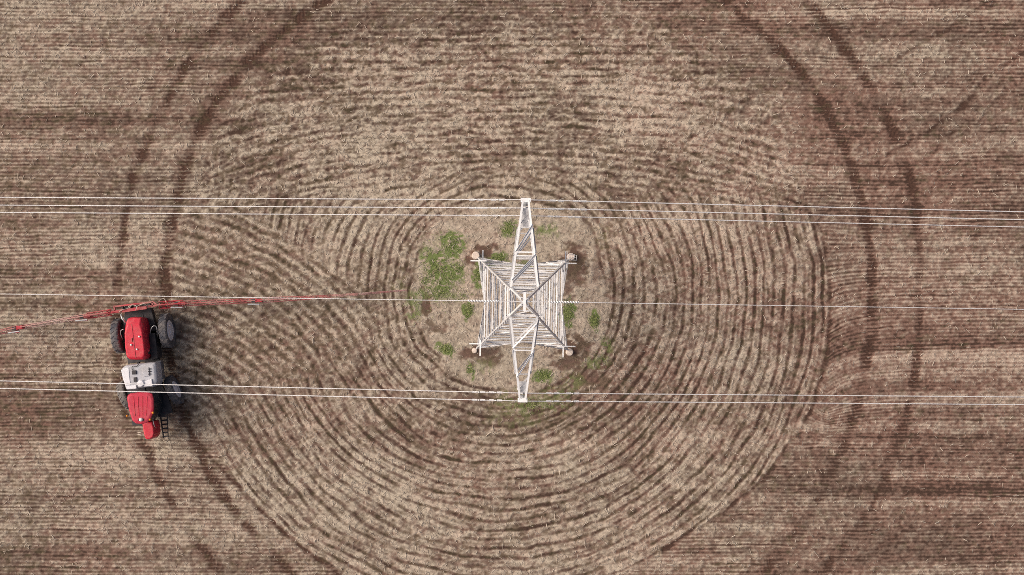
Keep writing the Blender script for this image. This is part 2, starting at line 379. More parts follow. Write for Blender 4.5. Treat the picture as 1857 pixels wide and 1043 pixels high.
    for tl in TRAILS:
        d, al = polydist(x + w2x, y + w2y, tl); rut = np.maximum(rut, 0.55 * np.exp(-(d / 4.0) ** 2) * (0.2 + 0.9 * vn(al / 22, al * 0, 107)))
    d, al = polydist(x + w2x * 0.6, y + w2y * 0.6, FURROW_L)
    rut = np.maximum(rut, 0.9 * np.exp(-(d / 4.2) ** 2) * (0.45 + 0.6 * vn(al / 20, al * 0, 108)))
    dd = np.abs(redge - ry + w2x * 0.8)
    rut = np.maximum(rut, 0.66 * np.exp(-(dd / 4.0) ** 2) * np.where(((y > 395) & (x > 1200)), 1, 0) * (0.3 + 0.8 * vn(ang * 14, ang * 0, 109)))
    S = S - rut * 0.84 + 0.16 * np.clip(rut, 0, 0.5) * tuft
    tone = np.clip(0.5 + 1.0 * (fb(x / 170, y / 110, 111, 2) - 0.5) + 1.1 * (fb(x / 17, y / 11, 115, 2) - 0.5) + 0.30 * (sm(x, 700, 1700) - 0.4) + 0.35 * bare - 0.15 * inA - 0.12 * inI, 0, 1)
    h = 0.03 * np.clip(S, 0, 1) + 0.022 * fine - 0.06 * rut * (0.6 + 0.4 * lug) + 0.03 * mid + 0.15 * (vn(x / 300, y / 300, 121) - 0.5)
    return S, tone, np.clip(green, 0, 1), olive, rut, h

def axis(a, b, step, far):
    c = np.arange(a, b + step, step); out_n, out_p = [], []
    s, p, q = step, c[0], c[-1]
    while p > -far:
        s *= 1.5; p -= s; q += s; out_n.append(p); out_p.append(q)
    return np.concatenate([np.array(out_n[::-1]), c, np.array(out_p)])

GX = axis(-34.0, 33.5, 0.055, 420); GY = axis(-18.5, 21.0, 0.055, 420)
XX, YY = np.meshgrid(GX, GY)
PXX, PYY = ground_px(XX, YY)
S_, TONE_, GREEN_, OLIVE_, RUT_, HGT_ = field_maps(PXX, PYY)

def ground_z(X, Y):
    i = np.clip(np.searchsorted(GX, X), 1, len(GX) - 1); j = np.clip(np.searchsorted(GY, Y), 1, len(GY) - 1)
    return HGT_[j, i]

def make_field():
    ny, nx = XX.shape
    me = bpy.data.meshes.new('field')
    co = np.stack([XX, YY, HGT_], -1).reshape(-1, 3).astype(np.float32)
    idx = np.arange(nx * ny).reshape(ny, nx)
    q = np.stack([idx[:-1, :-1], idx[:-1, 1:], idx[1:, 1:], idx[1:, :-1]], -1).reshape(-1, 4)
    me.vertices.add(len(co)); me.vertices.foreach_set('co', co.ravel())
    me.loops.add(q.size); me.loops.foreach_set('vertex_index', q.ravel().astype(np.int32))
    me.polygons.add(len(q)); me.polygons.foreach_set('loop_start', np.arange(0, q.size, 4, dtype=np.int32))
    me.polygons.foreach_set('use_smooth', np.ones(len(q), bool))
    me.update(calc_edges=True)
    for nm, arr in (('residue', S_), ('redness', TONE_), ('greenness', GREEN_), ('olive', OLIVE_), ('disturbed', RUT_)):
        at = me.attributes.new(nm, 'FLOAT', 'POINT'); at.data.foreach_set('value', arr.ravel().astype(np.float32))
    m, nt, b = new_mat('field_soil_residue_and_shade')
    N, L = nt.nodes, nt.links
    def attr(n):
        a = N.new('ShaderNodeAttribute'); a.attribute_name = n; return a.outputs['Fac']
    def math_(op, a, b_=None, c=None):
        n = N.new('ShaderNodeMath'); n.operation = op
        for i, v in enumerate((a, b_, c)):
            if v is None: continue
            if isinstance(v, (int, float)): n.inputs[i].default_value = v
            else: L.new(v, n.inputs[i])
        return n.outputs[0]
    def mix(f, a, b_):
        n = N.new('ShaderNodeMix'); n.data_type = 'RGBA'
        for s, v in (('Factor', f), ('A', a), ('B', b_)):
            if isinstance(v, tuple): n.inputs[s].default_value = (*v, 1)
            elif isinstance(v, (int, float)): n.inputs[s].default_value = v
            else: L.new(v, n.inputs[s])
        return n.outputs['Result']
    def ramp(v, a, b_, lo=0.0, hi=1.0):
        n = N.new('ShaderNodeMapRange'); n.interpolation_type = 'SMOOTHSTEP'
        n.inputs['From Min'].default_value = a; n.inputs['From Max'].default_value = b_
        n.inputs['To Min'].default_value = lo; n.inputs['To Max'].default_value = hi
        L.new(v, n.inputs['Value']); return n.outputs['Result']
    tc = N.new('ShaderNodeTexCoord')
    def noise(sc, det, rough=0.6):
        n = N.new('ShaderNodeTexNoise'); n.inputs['Scale'].default_value = sc; n.inputs['Detail'].default_value = det; n.inputs['Roughness'].default_value = rough
        L.new(tc.outputs['Object'], n.inputs['Vector']); return n.outputs['Fac']
    n1, n2 = noise(9.0, 3), noise(26.0, 2)
    jit = math_('ADD', math_('MULTIPLY', math_('SUBTRACT', n1, 0.5), 0.22), math_('MULTIPLY', math_('SUBTRACT', n2, 0.5), 0.15))
    cov = math_('ADD', attr('residue'), jit)
    tone = attr('redness')
    dark = mix(attr('olive'), (0.066, 0.040, 0.030), (0.066, 0.050, 0.031))  # darkest stop: shade in the furrows, put into the soil colour
    dark = mix(ramp(attr('disturbed'), 0.15, 0.8, 0, 0.5), dark, (0.084, 0.042, 0.030))
    soil = mix(tone, (0.148, 0.107, 0.083), (0.188, 0.110, 0.084))
    soil = mix(math_('MULTIPLY', attr('olive'), 0.7), soil, (0.140, 0.104, 0.070))
    straw = mix(tone, (0.480, 0.412, 0.322), (0.515, 0.408, 0.325))
    c = mix(ramp(cov, -0.22, 0.26), dark, soil)
    c = mix(ramp(cov, 0.16, 1.14), c, straw)
    n3 = noise(15.0, 2, 0.7)
    vv = N.new('ShaderNodeMix'); vv.data_type = 'RGBA'; vv.blend_type = 'MULTIPLY'; vv.inputs['Factor'].default_value = 1
    L.new(c, vv.inputs['A']); L.new(ramp(n3, 0.3, 0.7, 0.90, 1.10), vv.inputs['B']); c = vv.outputs['Result']
    c = mix(ramp(math_('ADD', attr('greenness'), jit), 0.06, 0.70), c, (0.150, 0.190, 0.066))
    L.new(c, b.inputs['Base Color'])
    b.inputs['Roughness'].default_value = 0.95; b.inputs['Specular IOR Level'].default_value = 0.15
    bp = N.new('ShaderNodeBump'); bp.inputs['Strength'].default_value = 0.35; bp.inputs['Distance'].default_value = 0.05
    L.new(math_('ADD', n1, math_('MULTIPLY', n2, 0.6)), bp.inputs['Height']); L.new(bp.outputs['Normal'], b.inputs['Normal'])
    o = link('field', me, m); o['kind'] = 'structure'
    return o
make_field()

def quads_mesh(name, V, attrs=None):
    """V: (n, 4, 3) quads"""
    n = len(V); me = bpy.data.meshes.new(name)
    me.vertices.add(n * 4); me.vertices.foreach_set('co', V.reshape(-1).astype(np.float32))
    me.loops.add(n * 4); me.loops.foreach_set('vertex_index', np.arange(n * 4, dtype=np.int32))
    me.polygons.add(n); me.polygons.foreach_set('loop_start', np.arange(0, n * 4, 4, dtype=np.int32))
    me.update(calc_edges=True)
    for nm, a in (attrs or {}).items():
        at = me.attributes.new(nm, 'FLOAT', 'POINT'); at.data.foreach_set('value', np.repeat(a, 4).astype(np.float32))
    return me

def ramp_mat(name, a, b_, rough=0.8, trans=0.0):
    m, nt, b = new_mat(name); N, L = nt.nodes, nt.links
    at = N.new('ShaderNodeAttribute'); at.attribute_name = 'shade'
    mx = N.new('ShaderNodeMix'); mx.data_type = 'RGBA'; mx.inputs['A'].default_value = (*a, 1); mx.inputs['B'].default_value = (*b_, 1)
    L.new(at.outputs['Fac'], mx.inputs['Factor']); L.new(mx.outputs['Result'], b.inputs['Base Color'])
    b.inputs['Roughness'].default_value = rough; b.inputs['Specular IOR Level'].default_value = 0.2
    return m

def scatter_straw(n):
    X = RNG.uniform(-33.5, 33, n * 3); Y = RNG.uniform(-18, 20.5, n * 3)
    i = np.clip(np.searchsorted(GX, X), 1, len(GX) - 1); j = np.clip(np.searchsorted(GY, Y), 1, len(GY) - 1)
    keep = RNG.random(n * 3) < np.clip((S_[j, i] - 0.35) * 1.2, 0.0, 1) * 0.8 + 0.02
    X, Y = X[keep][:n], Y[keep][:n]; n = len(X)
    a = RNG.uniform(0, np.pi, n); tilt = RNG.uniform(-0.35, 0.35, n)
    ln = RNG.gamma(4, 0.034, n) + 0.06; wd = RNG.uniform(0.010, 0.030, n)
    z = ground_z(X, Y) + 0.012 + np.abs(tilt) * ln * 0.5
    d = np.stack([np.cos(a) * np.cos(tilt), np.sin(a) * np.cos(tilt), np.sin(tilt)], -1) * (ln / 2)[:, None]
    s = np.stack([-np.sin(a), np.cos(a), np.zeros(n)], -1) * (wd / 2)[:, None]
    s[:, 2] = RNG.uniform(-0.4, 0.4, n) * wd
    c = np.stack([X, Y, z], -1)
    V = np.stack([c - d - s, c + d - s, c + d + s, c - d + s], 1)
    o = link('straw_litter', quads_mesh('straw_litter', V, {'shade': RNG.random(n)}), ramp_mat('straw', (0.24, 0.19, 0.15), (0.54, 0.47, 0.39)))
    o['kind'] = 'stuff'; tag(o, 'pale straw and crop residue scattered over the whole field', 'straw')
scatter_straw(60000)

def blades(pts, r, h0, h1, seed, w=0.011):
    """curved grass blades: pts (n,2)"""
    g = np.random.default_rng(seed); n = len(pts)
    a = g.uniform(0, 2 * np.pi, n); ln = g.uniform(h0, h1, n); lean = g.uniform(0.35, 1.1, n)
    z = ground_z(pts[:, 0], pts[:, 1]); base = np.stack([pts[:, 0], pts[:, 1], z - 0.02], -1)
    dr = np.stack([np.cos(a) * np.sin(lean), np.sin(a) * np.sin(lean), np.cos(lean)], -1)
    l2 = np.minimum(lean + 0.6, 1.5)
    dr2 = np.stack([np.cos(a) * np.sin(l2), np.sin(a) * np.sin(l2), np.cos(l2)], -1)
    s = np.stack([-np.sin(a), np.cos(a), np.zeros(n)], -1) * (w * g.uniform(0.6, 1.3, n))[:, None]
    m = base + dr * (ln * 0.55)[:, None]; t = m + dr2 * (ln * 0.45)[:, None]
    V = np.concatenate([np.stack([base - s * 0.7, base + s * 0.7, m + s, m - s], 1), np.stack([m - s, m + s, t + s * 0.15, t - s * 0.15], 1)], 0)
    sh = g.random(n); return V, np.concatenate([sh, np.clip(sh + 0.15, 0, 1)])

GRASS = ramp_mat('green_blades', (0.085, 0.150, 0.034), (0.29, 0.31, 0.125))
def clump(name, spots, dens, seed, label, cat, stuff=False, h=(0.07, 0.22)):
    g = np.random.default_rng(seed); pts = []
    for px, py, rx, ry in spots:
        n = int(dens * rx * ry / 13)
        rr = np.abs(g.normal(0, 0.72, n)) if stuff else np.minimum(np.abs(g.normal(0, 0.5, n)), 0.95 + 0.25 * g.random(n)); aa = g.uniform(0, 2 * np.pi, n); wob = 1 + 0.25 * np.sin(aa * 3 + seed) + 0.15 * np.sin(aa * 5 + seed * 2)
        for k in range(n):
            q = P(px + math.cos(aa[k]) * rr[k] * rx * wob[k], py + math.sin(aa[k]) * rr[k] * ry * wob[k], 0)
            pts.append((q.x + g.normal() * 0.08, q.y + g.normal() * 0.08))
    pts = np.array(pts)
    # blades grow in tufts with gaps between them
    q = fb(pts[:, 0] * 3.2 + seed, pts[:, 1] * 3.2, 300 + seed, 2); pts = pts[q > (0.42 if stuff else 0.25)]
    V, sh = blades(pts, 0, h[0], h[1], seed)
    if stuff:
        o = link(name, quads_mesh(name, V, {'shade': sh}), GRASS); o['kind'] = 'stuff'
    else:
        c = P(spots[0][0], spots[0][1], 0); c.z = float(ground_z(np.array([c.x]), np.array([c.y]))[0])
        o = link(name, quads_mesh(name, V - np.array(c), {'shade': sh}), GRASS); o.location = c
    return tag(o, label, cat)

# ------------------------------------------------------------------ lattice pylon
TROT = -0.0151
TX, TY = P(948, 551, 0).x, P(948, 551, 0).y
tower = thing('transmission_tower', 'pale galvanised steel lattice transmission tower on four concrete footings in the field', 'pylon', (TX, TY, 0), TROT)
Z_BODY = 25.2
def hw(z):                                                            # half width of the body
    if z <= 20: return 2.80 + (0.62 - 2.80) * z / 20
    if z <= Z_BODY: return 0.62 + (0.56 - 0.62) * (z - 20) / (Z_BODY - 20)
    return 0.56 + (0.15 - 0.56) * (z - Z_BODY) / (28 - Z_BODY)
CORN = [(-1, -1), (1, -1), (1, 1), (-1, 1)]
def cp(k, z): return Vector((CORN[k][0] * hw(z), CORN[k][1] * hw(z), z))
tm = [M['steel'], M['steel_b'], M['steel'], M['steel_w']]
for k in range(4):
    sx, sy = CORN[k]
    leg = MB(); a = cp(k, 0.2); b = cp(k, Z_BODY)
    for q0, q1, w in ((0.2, 9, 0.085), (9, 20, 0.075), (20, Z_BODY, 0.07)):
        leg.angle(cp(k, q0), cp(k, q1), w, 0.016, up=(-sx, 0, 0), flip=1 if sx * sy > 0 else -1)
    leg.build('leg', M['steel_g'], tower)
    for zg in (6.0, 11.0, 15.3, 20.0, 24.0):                          # gusset plates where bars meet the leg
        q = cp(k, zg); MB().bar(q + Vector((-sx * 0.02, -sy * 0.24, 0)), q + Vector((-sx * 0.02, sy * 0.02, 0)), 0.02, 0.24).build('gusset_plate', M['steel_b'], tower)
        MB().bar(q + Vector((-sx * 0.24, -sy * 0.03, 0)), q + Vector((sx * 0.02, -sy * 0.03, 0)), 0.02, 0.24).build('gusset_plate', M['steel_b'], tower)
    foot = MB(); c = cp(k, 0) + Vector((sx * 0.07, sy * 0.07, 0))
    fr, ft = ((0.15, 0.05), (0.21, 0.30), (0.22, 0.36), (0.23, 0.34))[k]
    foot.lathe([(fr * 1.15, -0.35), (fr * 1.15, -0.05), (fr * 1.03, ft * 0.4), (fr, ft - 0.03), (fr * 0.88, ft)], c, n=18)
    foot.build('footing', M['concrete'], tower, smooth=False)
    # anti-climb outriggers on each leg, 4 m up
    o = cp(k, 4.0)
    MB().angle(o - Vector((sx * 0.25, 0, 0)), o + Vector((sx * 0.66, 0, 0)), 0.07, 0.012, up=(0, 0, 1)).build('anti_climb_arm', M['steel_w'], tower)
    MB().angle(o - Vector((0, sy * 0.25, 0.08)), o + Vector((0, sy * 0.66, -0.08)), 0.07, 0.012, up=(0, 0, 1)).build('anti_climb_arm', M['steel_w'], tower)
# barbed guard left on the north-east leg
g = MB(); o = cp(2, 3.6)
for i in range(5):
    g.tube([o + Vector((0.1 + 0.13 * i, 0.12, 0)), o + Vector((0.12 + 0.13 * i, 0.62 - 0.05 * i, 0.05))], 0.012, 4)
for i in range(3):
    g.tube([o + Vector((0.05, 0.15 + 0.17 * i, 0.03)), o + Vector((0.66, 0.12 + 0.14 * i, 0.0))], 0.012, 4)
g.build('wire_guard', M['steel_b'], tower)

LEV = [6.0, 7.7, 9.4, 11.0, 12.5, 13.9, 15.3, 16.6, 17.8, 18.9, 20.0, 22.6, 25.2]
def face_pt(fi, s, z):
    """s from -1 to 1 across face fi at height z"""
    k0, k1 = fi, (fi + 1) % 4
    return cp(k0, z).lerp(cp(k1, z), (s + 1) / 2)
rr = random.Random(5)
def member(p0, p1, w, name, parent, up, m=None, t=0.012):
    return MB().angle(p0, p1, w, t, up=up, flip=rr.choice((1, -1))).build(name, m or rr.choice(tm), parent)
for fi in range(4):
    k0, k1 = fi, (fi + 1) % 4
    out = Vector(((CORN[k0][0] + CORN[k1][0]) / 2, (CORN[k0][1] + CORN[k1][1]) / 2, 0))
    inn = -out
    # open bottom panel: inverted V with redundants
    apex = face_pt(fi, 0, LEV[0])
    for s in (-1, 1):
        foot = face_pt(fi, s, 0.5)
        member(foot, apex, 0.09, 'brace', tower, inn)
        for f, zl in ((0.30, 2.3), (0.55, 3.9), (0.78, 5.1)):
            member(foot.lerp(apex, f), face_pt(fi, s, zl), 0.07, 'brace', tower, inn)
        member(foot.lerp(apex, 0.55), face_pt(fi, s, LEV[0]), 0.07, 'brace', tower, inn)
        member(foot.lerp(apex, 0.30), face_pt(fi, s, 3.9), 0.06, 'brace', tower, inn)
    for i, z in enumerate(LEV):
        j = rr.uniform(-0.12, 0.12) if 0 < i < 10 else 0.0            # bars are bolted a little unevenly
        member(face_pt(fi, -1, z - j), face_pt(fi, 1, z + j), 0.066 if i < 11 else 0.05, 'horizontal', tower, inn)
    for z0, z1 in ((6.0, 10.1), (10.1, 13.8), (13.8, 17.1), (17.1, 20.0), (20.0, 22.6), (22.6, 25.2)):
        off = inn * 0.06
        member(face_pt(fi, -1, z0) + off, face_pt(fi, 1, z1) + off, 0.042, 'brace', tower, inn)
        member(face_pt(fi, 1, z0) + off * 1.5, face_pt(fi, -1, z1) + off * 1.5, 0.042, 'brace', tower, inn)
    # peak
    member(cp(k0, Z_BODY), face_pt(fi, 0.6, 26.6), 0.05, 'brace', tower, inn)
    member(face_pt(fi, -1, 26.6), face_pt(fi, 1, 26.6), 0.05, 'horizontal', tower, inn)
for k in range(4):
    MB().angle(cp(k, Z_BODY), cp(k, 28.0), 0.075, 0.014, up=(-CORN[k][0], 0, 0), flip=1 if CORN[k][0] * CORN[k][1] > 0 else -1).build('peak_leg', M['steel_w'], tower)
# diaphragms (plan bracing)
for z in (6.0, 20.0, 25.2):
    for a, b in ((0, 2), (1, 3)):
        member(cp(a, z - 0.06 * (a + 1)), cp(b, z - 0.06 * (a + 1)), 0.07, 'plan_brace', tower, (0, 0, 1), M['steel_b'])
MB().bar((0, -0.34, 28.05), (0, 0.34, 28.05), 0.10, 0.10).build('peak_bar', M['steel_w'], tower)
MB().bar((-0.2, 0, 28.0), (0.2, 0, 28.0), 0.06, 0.06).build('peak_bar', M['steel'], tower)
# climbing bolts on one leg
cbm = MB()
for i in range(40):
    z = 4.5 + i * 0.48; q = cp(0, z)
    if i % 2: cbm.bar(q, q + Vector((-0.14, 0, 0)), 0.025, 0.025)
    else: cbm.bar(q, q + Vector((0, -0.14, 0)), 0.025, 0.025)
cbm.build('step_bolts', M['steel_b'], tower)['kind'] = 'stuff'

ARM = 4.05
def crossarm(side, z):
    root = MB(); y0 = hw(z) * side; yt = ARM * side
    rise = 1.15
    arm = None
    bw, tw = hw(z), 0.15
    def low(s, f): return Vector((s * (bw + (tw - bw) * f), y0 + (yt - y0) * f, z))
    yr = hw(z + rise) * side if z + rise <= 28 else 0.3 * side
    bw2 = hw(z + rise)
    def top(s, f): return Vector((s * (bw2 + (tw - bw2) * f), yr + (yt - yr) * f, z + rise + (0.10 - rise) * f))
    # tip plate carries the name of the arm, its members hang under it
    tip = MB(); tip.bar((-tw - 0.05, yt, z + 0.06), (tw + 0.05, yt, z + 0.06), 0.17, 0.05); tip.bar((0, yt, z + 0.07), (0, yt, z - 0.12), 0.12, 0.05, up=(1, 0, 0))
    arm = tip.build('crossarm', M['steel_w'], tower)
    for s in (-1, 1):
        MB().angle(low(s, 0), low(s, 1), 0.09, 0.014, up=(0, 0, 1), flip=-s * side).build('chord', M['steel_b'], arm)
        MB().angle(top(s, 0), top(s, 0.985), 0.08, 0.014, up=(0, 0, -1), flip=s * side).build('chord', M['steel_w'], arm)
        for f0, f1 in ((0.0, 0.36), (0.36, 0.68)):
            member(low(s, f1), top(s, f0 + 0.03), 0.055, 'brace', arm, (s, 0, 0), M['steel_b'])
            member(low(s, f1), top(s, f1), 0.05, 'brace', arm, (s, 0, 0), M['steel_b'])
    sg = 1
    F = [0.0, 0.36, 0.68, 0.90]
    for i in range(3):
        a, b = (-1, 1)
        member(low(a * side, F[i] + 0.04), low(b * side, F[i + 1] - 0.02), 0.07, 'brace', arm, (0, 0, 1), M['steel'])
        if i: member(low(-1, F[i]), low(1, F[i]), 0.06, 'brace', arm, (0, 0, 1), M['steel'])
    for f0, f1 in ((0.08, 0.38), (0.40, 0.72)):
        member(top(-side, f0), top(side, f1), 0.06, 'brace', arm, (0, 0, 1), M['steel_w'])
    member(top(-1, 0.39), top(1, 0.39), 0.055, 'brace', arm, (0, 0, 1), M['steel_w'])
    # end web near the tip
    MB().bar((-0.17, yt - 0.55 * side, z + 0.05), (0.17, yt - 0.55 * side, z + 0.05), 0.45, 0.012).build('gusset_plate', M['steel_b'], arm)
    return Vector((0, yt, z))
Rz = Matrix.Rotation(TROT, 3, 'Z')
def tw_world(v): return Rz @ Vector(v) + Vector((TX, TY, 0))

ARMS = [(1, 24.0, ''), (1, 20.0, ''), (-1, 22.0, '')]
ARMNAMES = ['highest crossarm', 'crossarm beneath the highest one', 'lone crossarm on the opposite side']
tips = [crossarm(s, z) for s, z, _ in ARMS]

# ------------------------------------------------------------------ insulators and wires
SLOPE, SPAN, REACH = 0.112, 380.0, 150.0
def wire_pt(base, x):
    """conductor sags away from the pylon on both sides"""
    d = Rz @ Vector((x, 0, 0)); ax = abs(x)
    return Vector((base.x + d.x, base.y + d.y, base.z - SLOPE * ax * (1 - ax / SPAN)))

def wire(name, base, r, label, group, dampers):
    xs = sorted(set([-REACH, -110, -80, -60] + [i * 2.5 for i in range(-20, 21)] + [60, 80, 110, REACH]))
    mb = MB(); mb.tube([wire_pt(base, x) for x in xs], r, 8)
    o = mb.build(name, M['wire'], None, origin=base, smooth=True); o.location = base
    tag(o, label, 'wire', group)
    for x in dampers:
        d = MB(); c = wire_pt(base, x)
        for sx in (-0.17, 0.17):
            a = wire_pt(base, x + sx - 0.11) - Vector((0, 0, 0.05)); b = wire_pt(base, x + sx + 0.11) - Vector((0, 0, 0.05))
            d.tube([a, b], 0.042, 8)
        d.tube([wire_pt(base, x - 0.2) - Vector((0, 0, 0.05)), wire_pt(base, x + 0.2) - Vector((0, 0, 0.05))], 0.012, 5)
        d.bar(c - Vector((0, 0, 0.08)), c + Vector((0, 0, 0.045)), 0.05, 0.05, up=(1, 0, 0))
        d.build('vibration_damper', M['damper'], o, origin=base)
    return o

WL = [('outer wire of the pair under the highest crossarm', 'inner wire of the pair under the highest crossarm'),
      ('outer wire of the pair under the second crossarm, just below the highest', 'bare aluminium wire nearest the tower on the two-crossarm side'),
      ('inner wire of the pair under the lone crossarm, crossing above the tank', 'outer wire at the lone crossarm tip, crossing where tank meets red cab')]
for ai, ((side, z, _), tip) in enumerate(zip(ARMS, tips)):
    top = Vector((tip.x, tip.y, tip.z - 0.12))
    base = tw_world(top); ins = thing('insulator_string', 'grey glazed disc insulator string hanging from the ' + ARMNAMES[ai], 'insulator', base, TROT, 'insulator strings on the transmission tower')
    MB().tube([(0, 0, 0.02), (0, 0, -1.36)], 0.022, 6).build('link_rod', M['steel_b'], ins)
    for i in range(8):
        MB().lathe([(0.05, 0.03), (0.13, 0.0), (0.135, -0.025), (0.06, -0.045)], (0, 0, -0.2 - 0.135 * i), n=12).build('disc', M['glass_ins'], ins, smooth=True)
    yk = MB(); yk.bar((0, -0.21, -1.38), (0, 0.21, -1.38), 0.02, 0.10); 
    for s in (-1, 1): yk.bar((-0.14, s * 0.17, -1.47), (0.14, s * 0.17, -1.47), 0.06, 0.07); yk.bar((0, s * 0.17, -1.36), (0, s * 0.17, -1.47), 0.03, 0.03, up=(1, 0, 0))
    yk.build('yoke_plate', M['steel_b'], ins)
    for j, s in enumerate((1, -1)):
        b = tw_world(top + Vector((0, s * 0.17, -1.5)))
        dm = (-2.05 + 0.08 * ai, -1.15, 1.3, 2.25 - 0.05 * ai)
        lab = WL[ai][j]
        wire('conductor_wire', b, 0.020, lab, 'conductor wires strung from the tower crossarms', dm)
gb = tw_world((0, 0, 28.02))
gw = wire('shield_wire', gb, 0.013, 'thin single shield wire passing over the tower peak with white spiral dampers', None, ())
for x0, x1 in ((-2.05, -0.92), (0.88, 1.98)):
    pts = []; n = 150
    for i in range(n + 1):
        x = x0 + (x1 - x0) * i / n; a = i / n * 2 * math.pi * 11; c = wire_pt(gb, x)
        pts.append(c + Vector((0, math.cos(a) * 0.026, math.sin(a) * 0.026)))
    MB().tube(pts, 0.024, 5).build('spiral_damper', M['damper'], gw, origin=gb, smooth=True)
MB().bar(gb + Vector((-0.15, 0, 0.0)), gb + Vector((0.15, 0, 0.0)), 0.06, 0.07).build('suspension_clamp', M['steel_b'], gw, origin=gb)

# ------------------------------------------------------------------ self-propelled sprayer
C0 = Vector((-22.28, -3.34, 0.0)); ET = Vector((0.109, -0.994, 0)); ES = Vector((0.994, 0.109, 0))
def loc(s, t, z): return ES * s + ET * t + Vector((0, 0, z))         # relative to the sprayer's origin
def Q(px, py, z): return P(px, py, z) - C0                            # the same, from the photograph
spr = thing('crop_sprayer', 'red self-propelled crop sprayer with grey tank and long folding spray booms', 'sprayer', C0)

def ring(pts, zref, z, sh=0.0, c=None):
    """outline traced at height zref, put at height z, drawn in by sh towards its centre"""
    q = [Q(x, y, zref) for x, y in pts]; c = sum(q, Vector()) / len(q)
    return [Vector((p.x + (c.x - p.x) * sh, p.y + (c.y - p.y) * sh, z)) for p in q]

def wheel(s, t, steer, dia, wid, outer):
    c = loc(s, t, dia / 2 - 0.03); ax = (ES * math.cos(steer) - ET * math.sin(steer)).normalized()
    R = dia / 2; h = wid / 2
    mb = MB(); mb.lathe([(R * 0.60, -h * 0.75), (R * 0.78, -h * 1.02), (R * 0.93, -h), (R * 0.985, -h * 0.7), (R, 0), (R * 0.985, h * 0.7), (R * 0.93, h), (R * 0.78, h * 1.02), (R * 0.60, h * 0.75)], c, ax, 40)
    a = Vector((0, 0, 1)); b = ax.cross(a).normalized()
    for i in range(44):                                              # bar lugs
        th = 2 * math.pi * i / 44; sg = 1 if i % 2 else -1
        d0 = a * math.cos(th) + b * math.sin(th); th2 = th + 0.13; d1 = a * math.cos(th2) + b * math.sin(th2)
        mb.bar(c + d0 * R * 1.0 + ax * (0.02 * sg), c + d1 * R * 0.985 + ax * (h * 0.98 * sg), 0.045, 0.05, up=d0)
    w = mb.build('wheel', M['rubber_dusty'] if (t > 0 and outer < 0) else M['rubber'], spr, smooth=False)
    rm = MB(); o = outer
    rm.lathe([(R * 0.60, -h * 0.7), (R * 0.60, h * 0.80), (R * 0.52, h * 1.02), (R * 0.46, h * 1.02), (R * 0.42, h * 0.92), (R * 0.24, h * 0.96), (R * 0.20, h * 1.12), (R * 0.10, h * 1.14)], c, ax * o, 28)
    rm.build('rim', M['rim'], w)
    return c
axles = []
for s, o in ((-1.425, -1), (1.425, 1)):
    axles.append(wheel(s, -1.79, 0.0, 2.05, 0.46, o))
    axles.append(wheel(s * 1.0, 1.79, 0.30, 1.78, 0.42, o))
# running gear
ch = MB()
for s in (-0.42, 0.42): ch.bar(loc(s, -3.0, 1.15), loc(s, 3.2, 1.15), 0.12, 0.24)
for t in (-2.9, -1.0, 0.4, 2.9): ch.bar(loc(-0.42, t, 1.15), loc(0.42, t, 1.15), 0.12, 0.18)
ch.build('chassis', M['black'], spr)
for t in (-1.79, 1.79):
    MB().bar(loc(-1.0, t, 1.22), loc(1.0, t, 1.22), 0.24, 0.2).build('axle', M['black'], spr, bevel=0.03)
    for s in (-1, 1):
        dl = MB(); dl.bar(loc(s * 1.03, t, 1.35), loc(s * 1.03, t, 0.80), 0.2, 0.2, up=(1, 0, 0)); dl.lathe([(0.17, -0.2), (0.17, 0.2)], loc(s * 1.12, t, 0.92), ES, 12)
        dl.build('drop_leg', M['black'], spr)
# rear engine hood
hood = [(224, 604), (226.5, 585), (230, 577), (242, 575), (254, 576), (258.5, 590), (261, 612), (264, 638), (263.5, 648), (259, 652.5), (246, 653), (233, 652.5), (228, 648), (225, 630)]
hb = MB(); hb.loft([ring(hood, 2.62, 1.25, 0.02), ring(hood, 2.62, 2.25, -0.01), ring(hood, 2.62, 2.5, 0.03), ring([(x, y if y > 590 else y + 7) for x, y in hood], 2.62, 2.62, 0.14)])
hood_o = hb.build('engine_hood', M['red'], spr, smooth=False, bevel=0.05, seg=3)
sm_b = MB(); sm_b.bar(Q(238.5, 588, 2.632), Q(246, 649, 2.632), 0.02, 0.02); sm_b.build('seam', M['red_frame'], hood_o)
for px, py in ((252.5, 610.5), (238, 625.5), (248.2, 633.6)):
    MB().lathe([(0.055, -0.03), (0.055, 0.03), (0.03, 0.06)], Q(px, py, 2.65), n=10).build('filler_cap', M['white'], hood_o)
MB().bar(Q(238.5, 613, 2.64), Q(239.5, 620, 2.64), 0.05, 0.05).build('latch', M['red_frame'], hood_o)
MB().loft([ring([(258, 634), (268, 632), (269.5, 640), (263, 651)], 2.2, 1.5), ring([(258, 634), (268, 632), (269.5, 640), (263, 651)], 2.2, 2.15), ]).build('hood_side_duct', M['black'], spr, bevel=0.04)
MB().bar(Q(264, 628, 2.3), Q(270, 637, 2.2), 0.1, 0.18).build('hood_side_lamp', M['red'], spr)
MB().tube([Q(219, 570, 2.25), Q(222, 578, 2.35), Q(227.5, 585, 2.3)], 0.055, 8).build('exhaust_pipe', M['chrome'], spr, smooth=True)
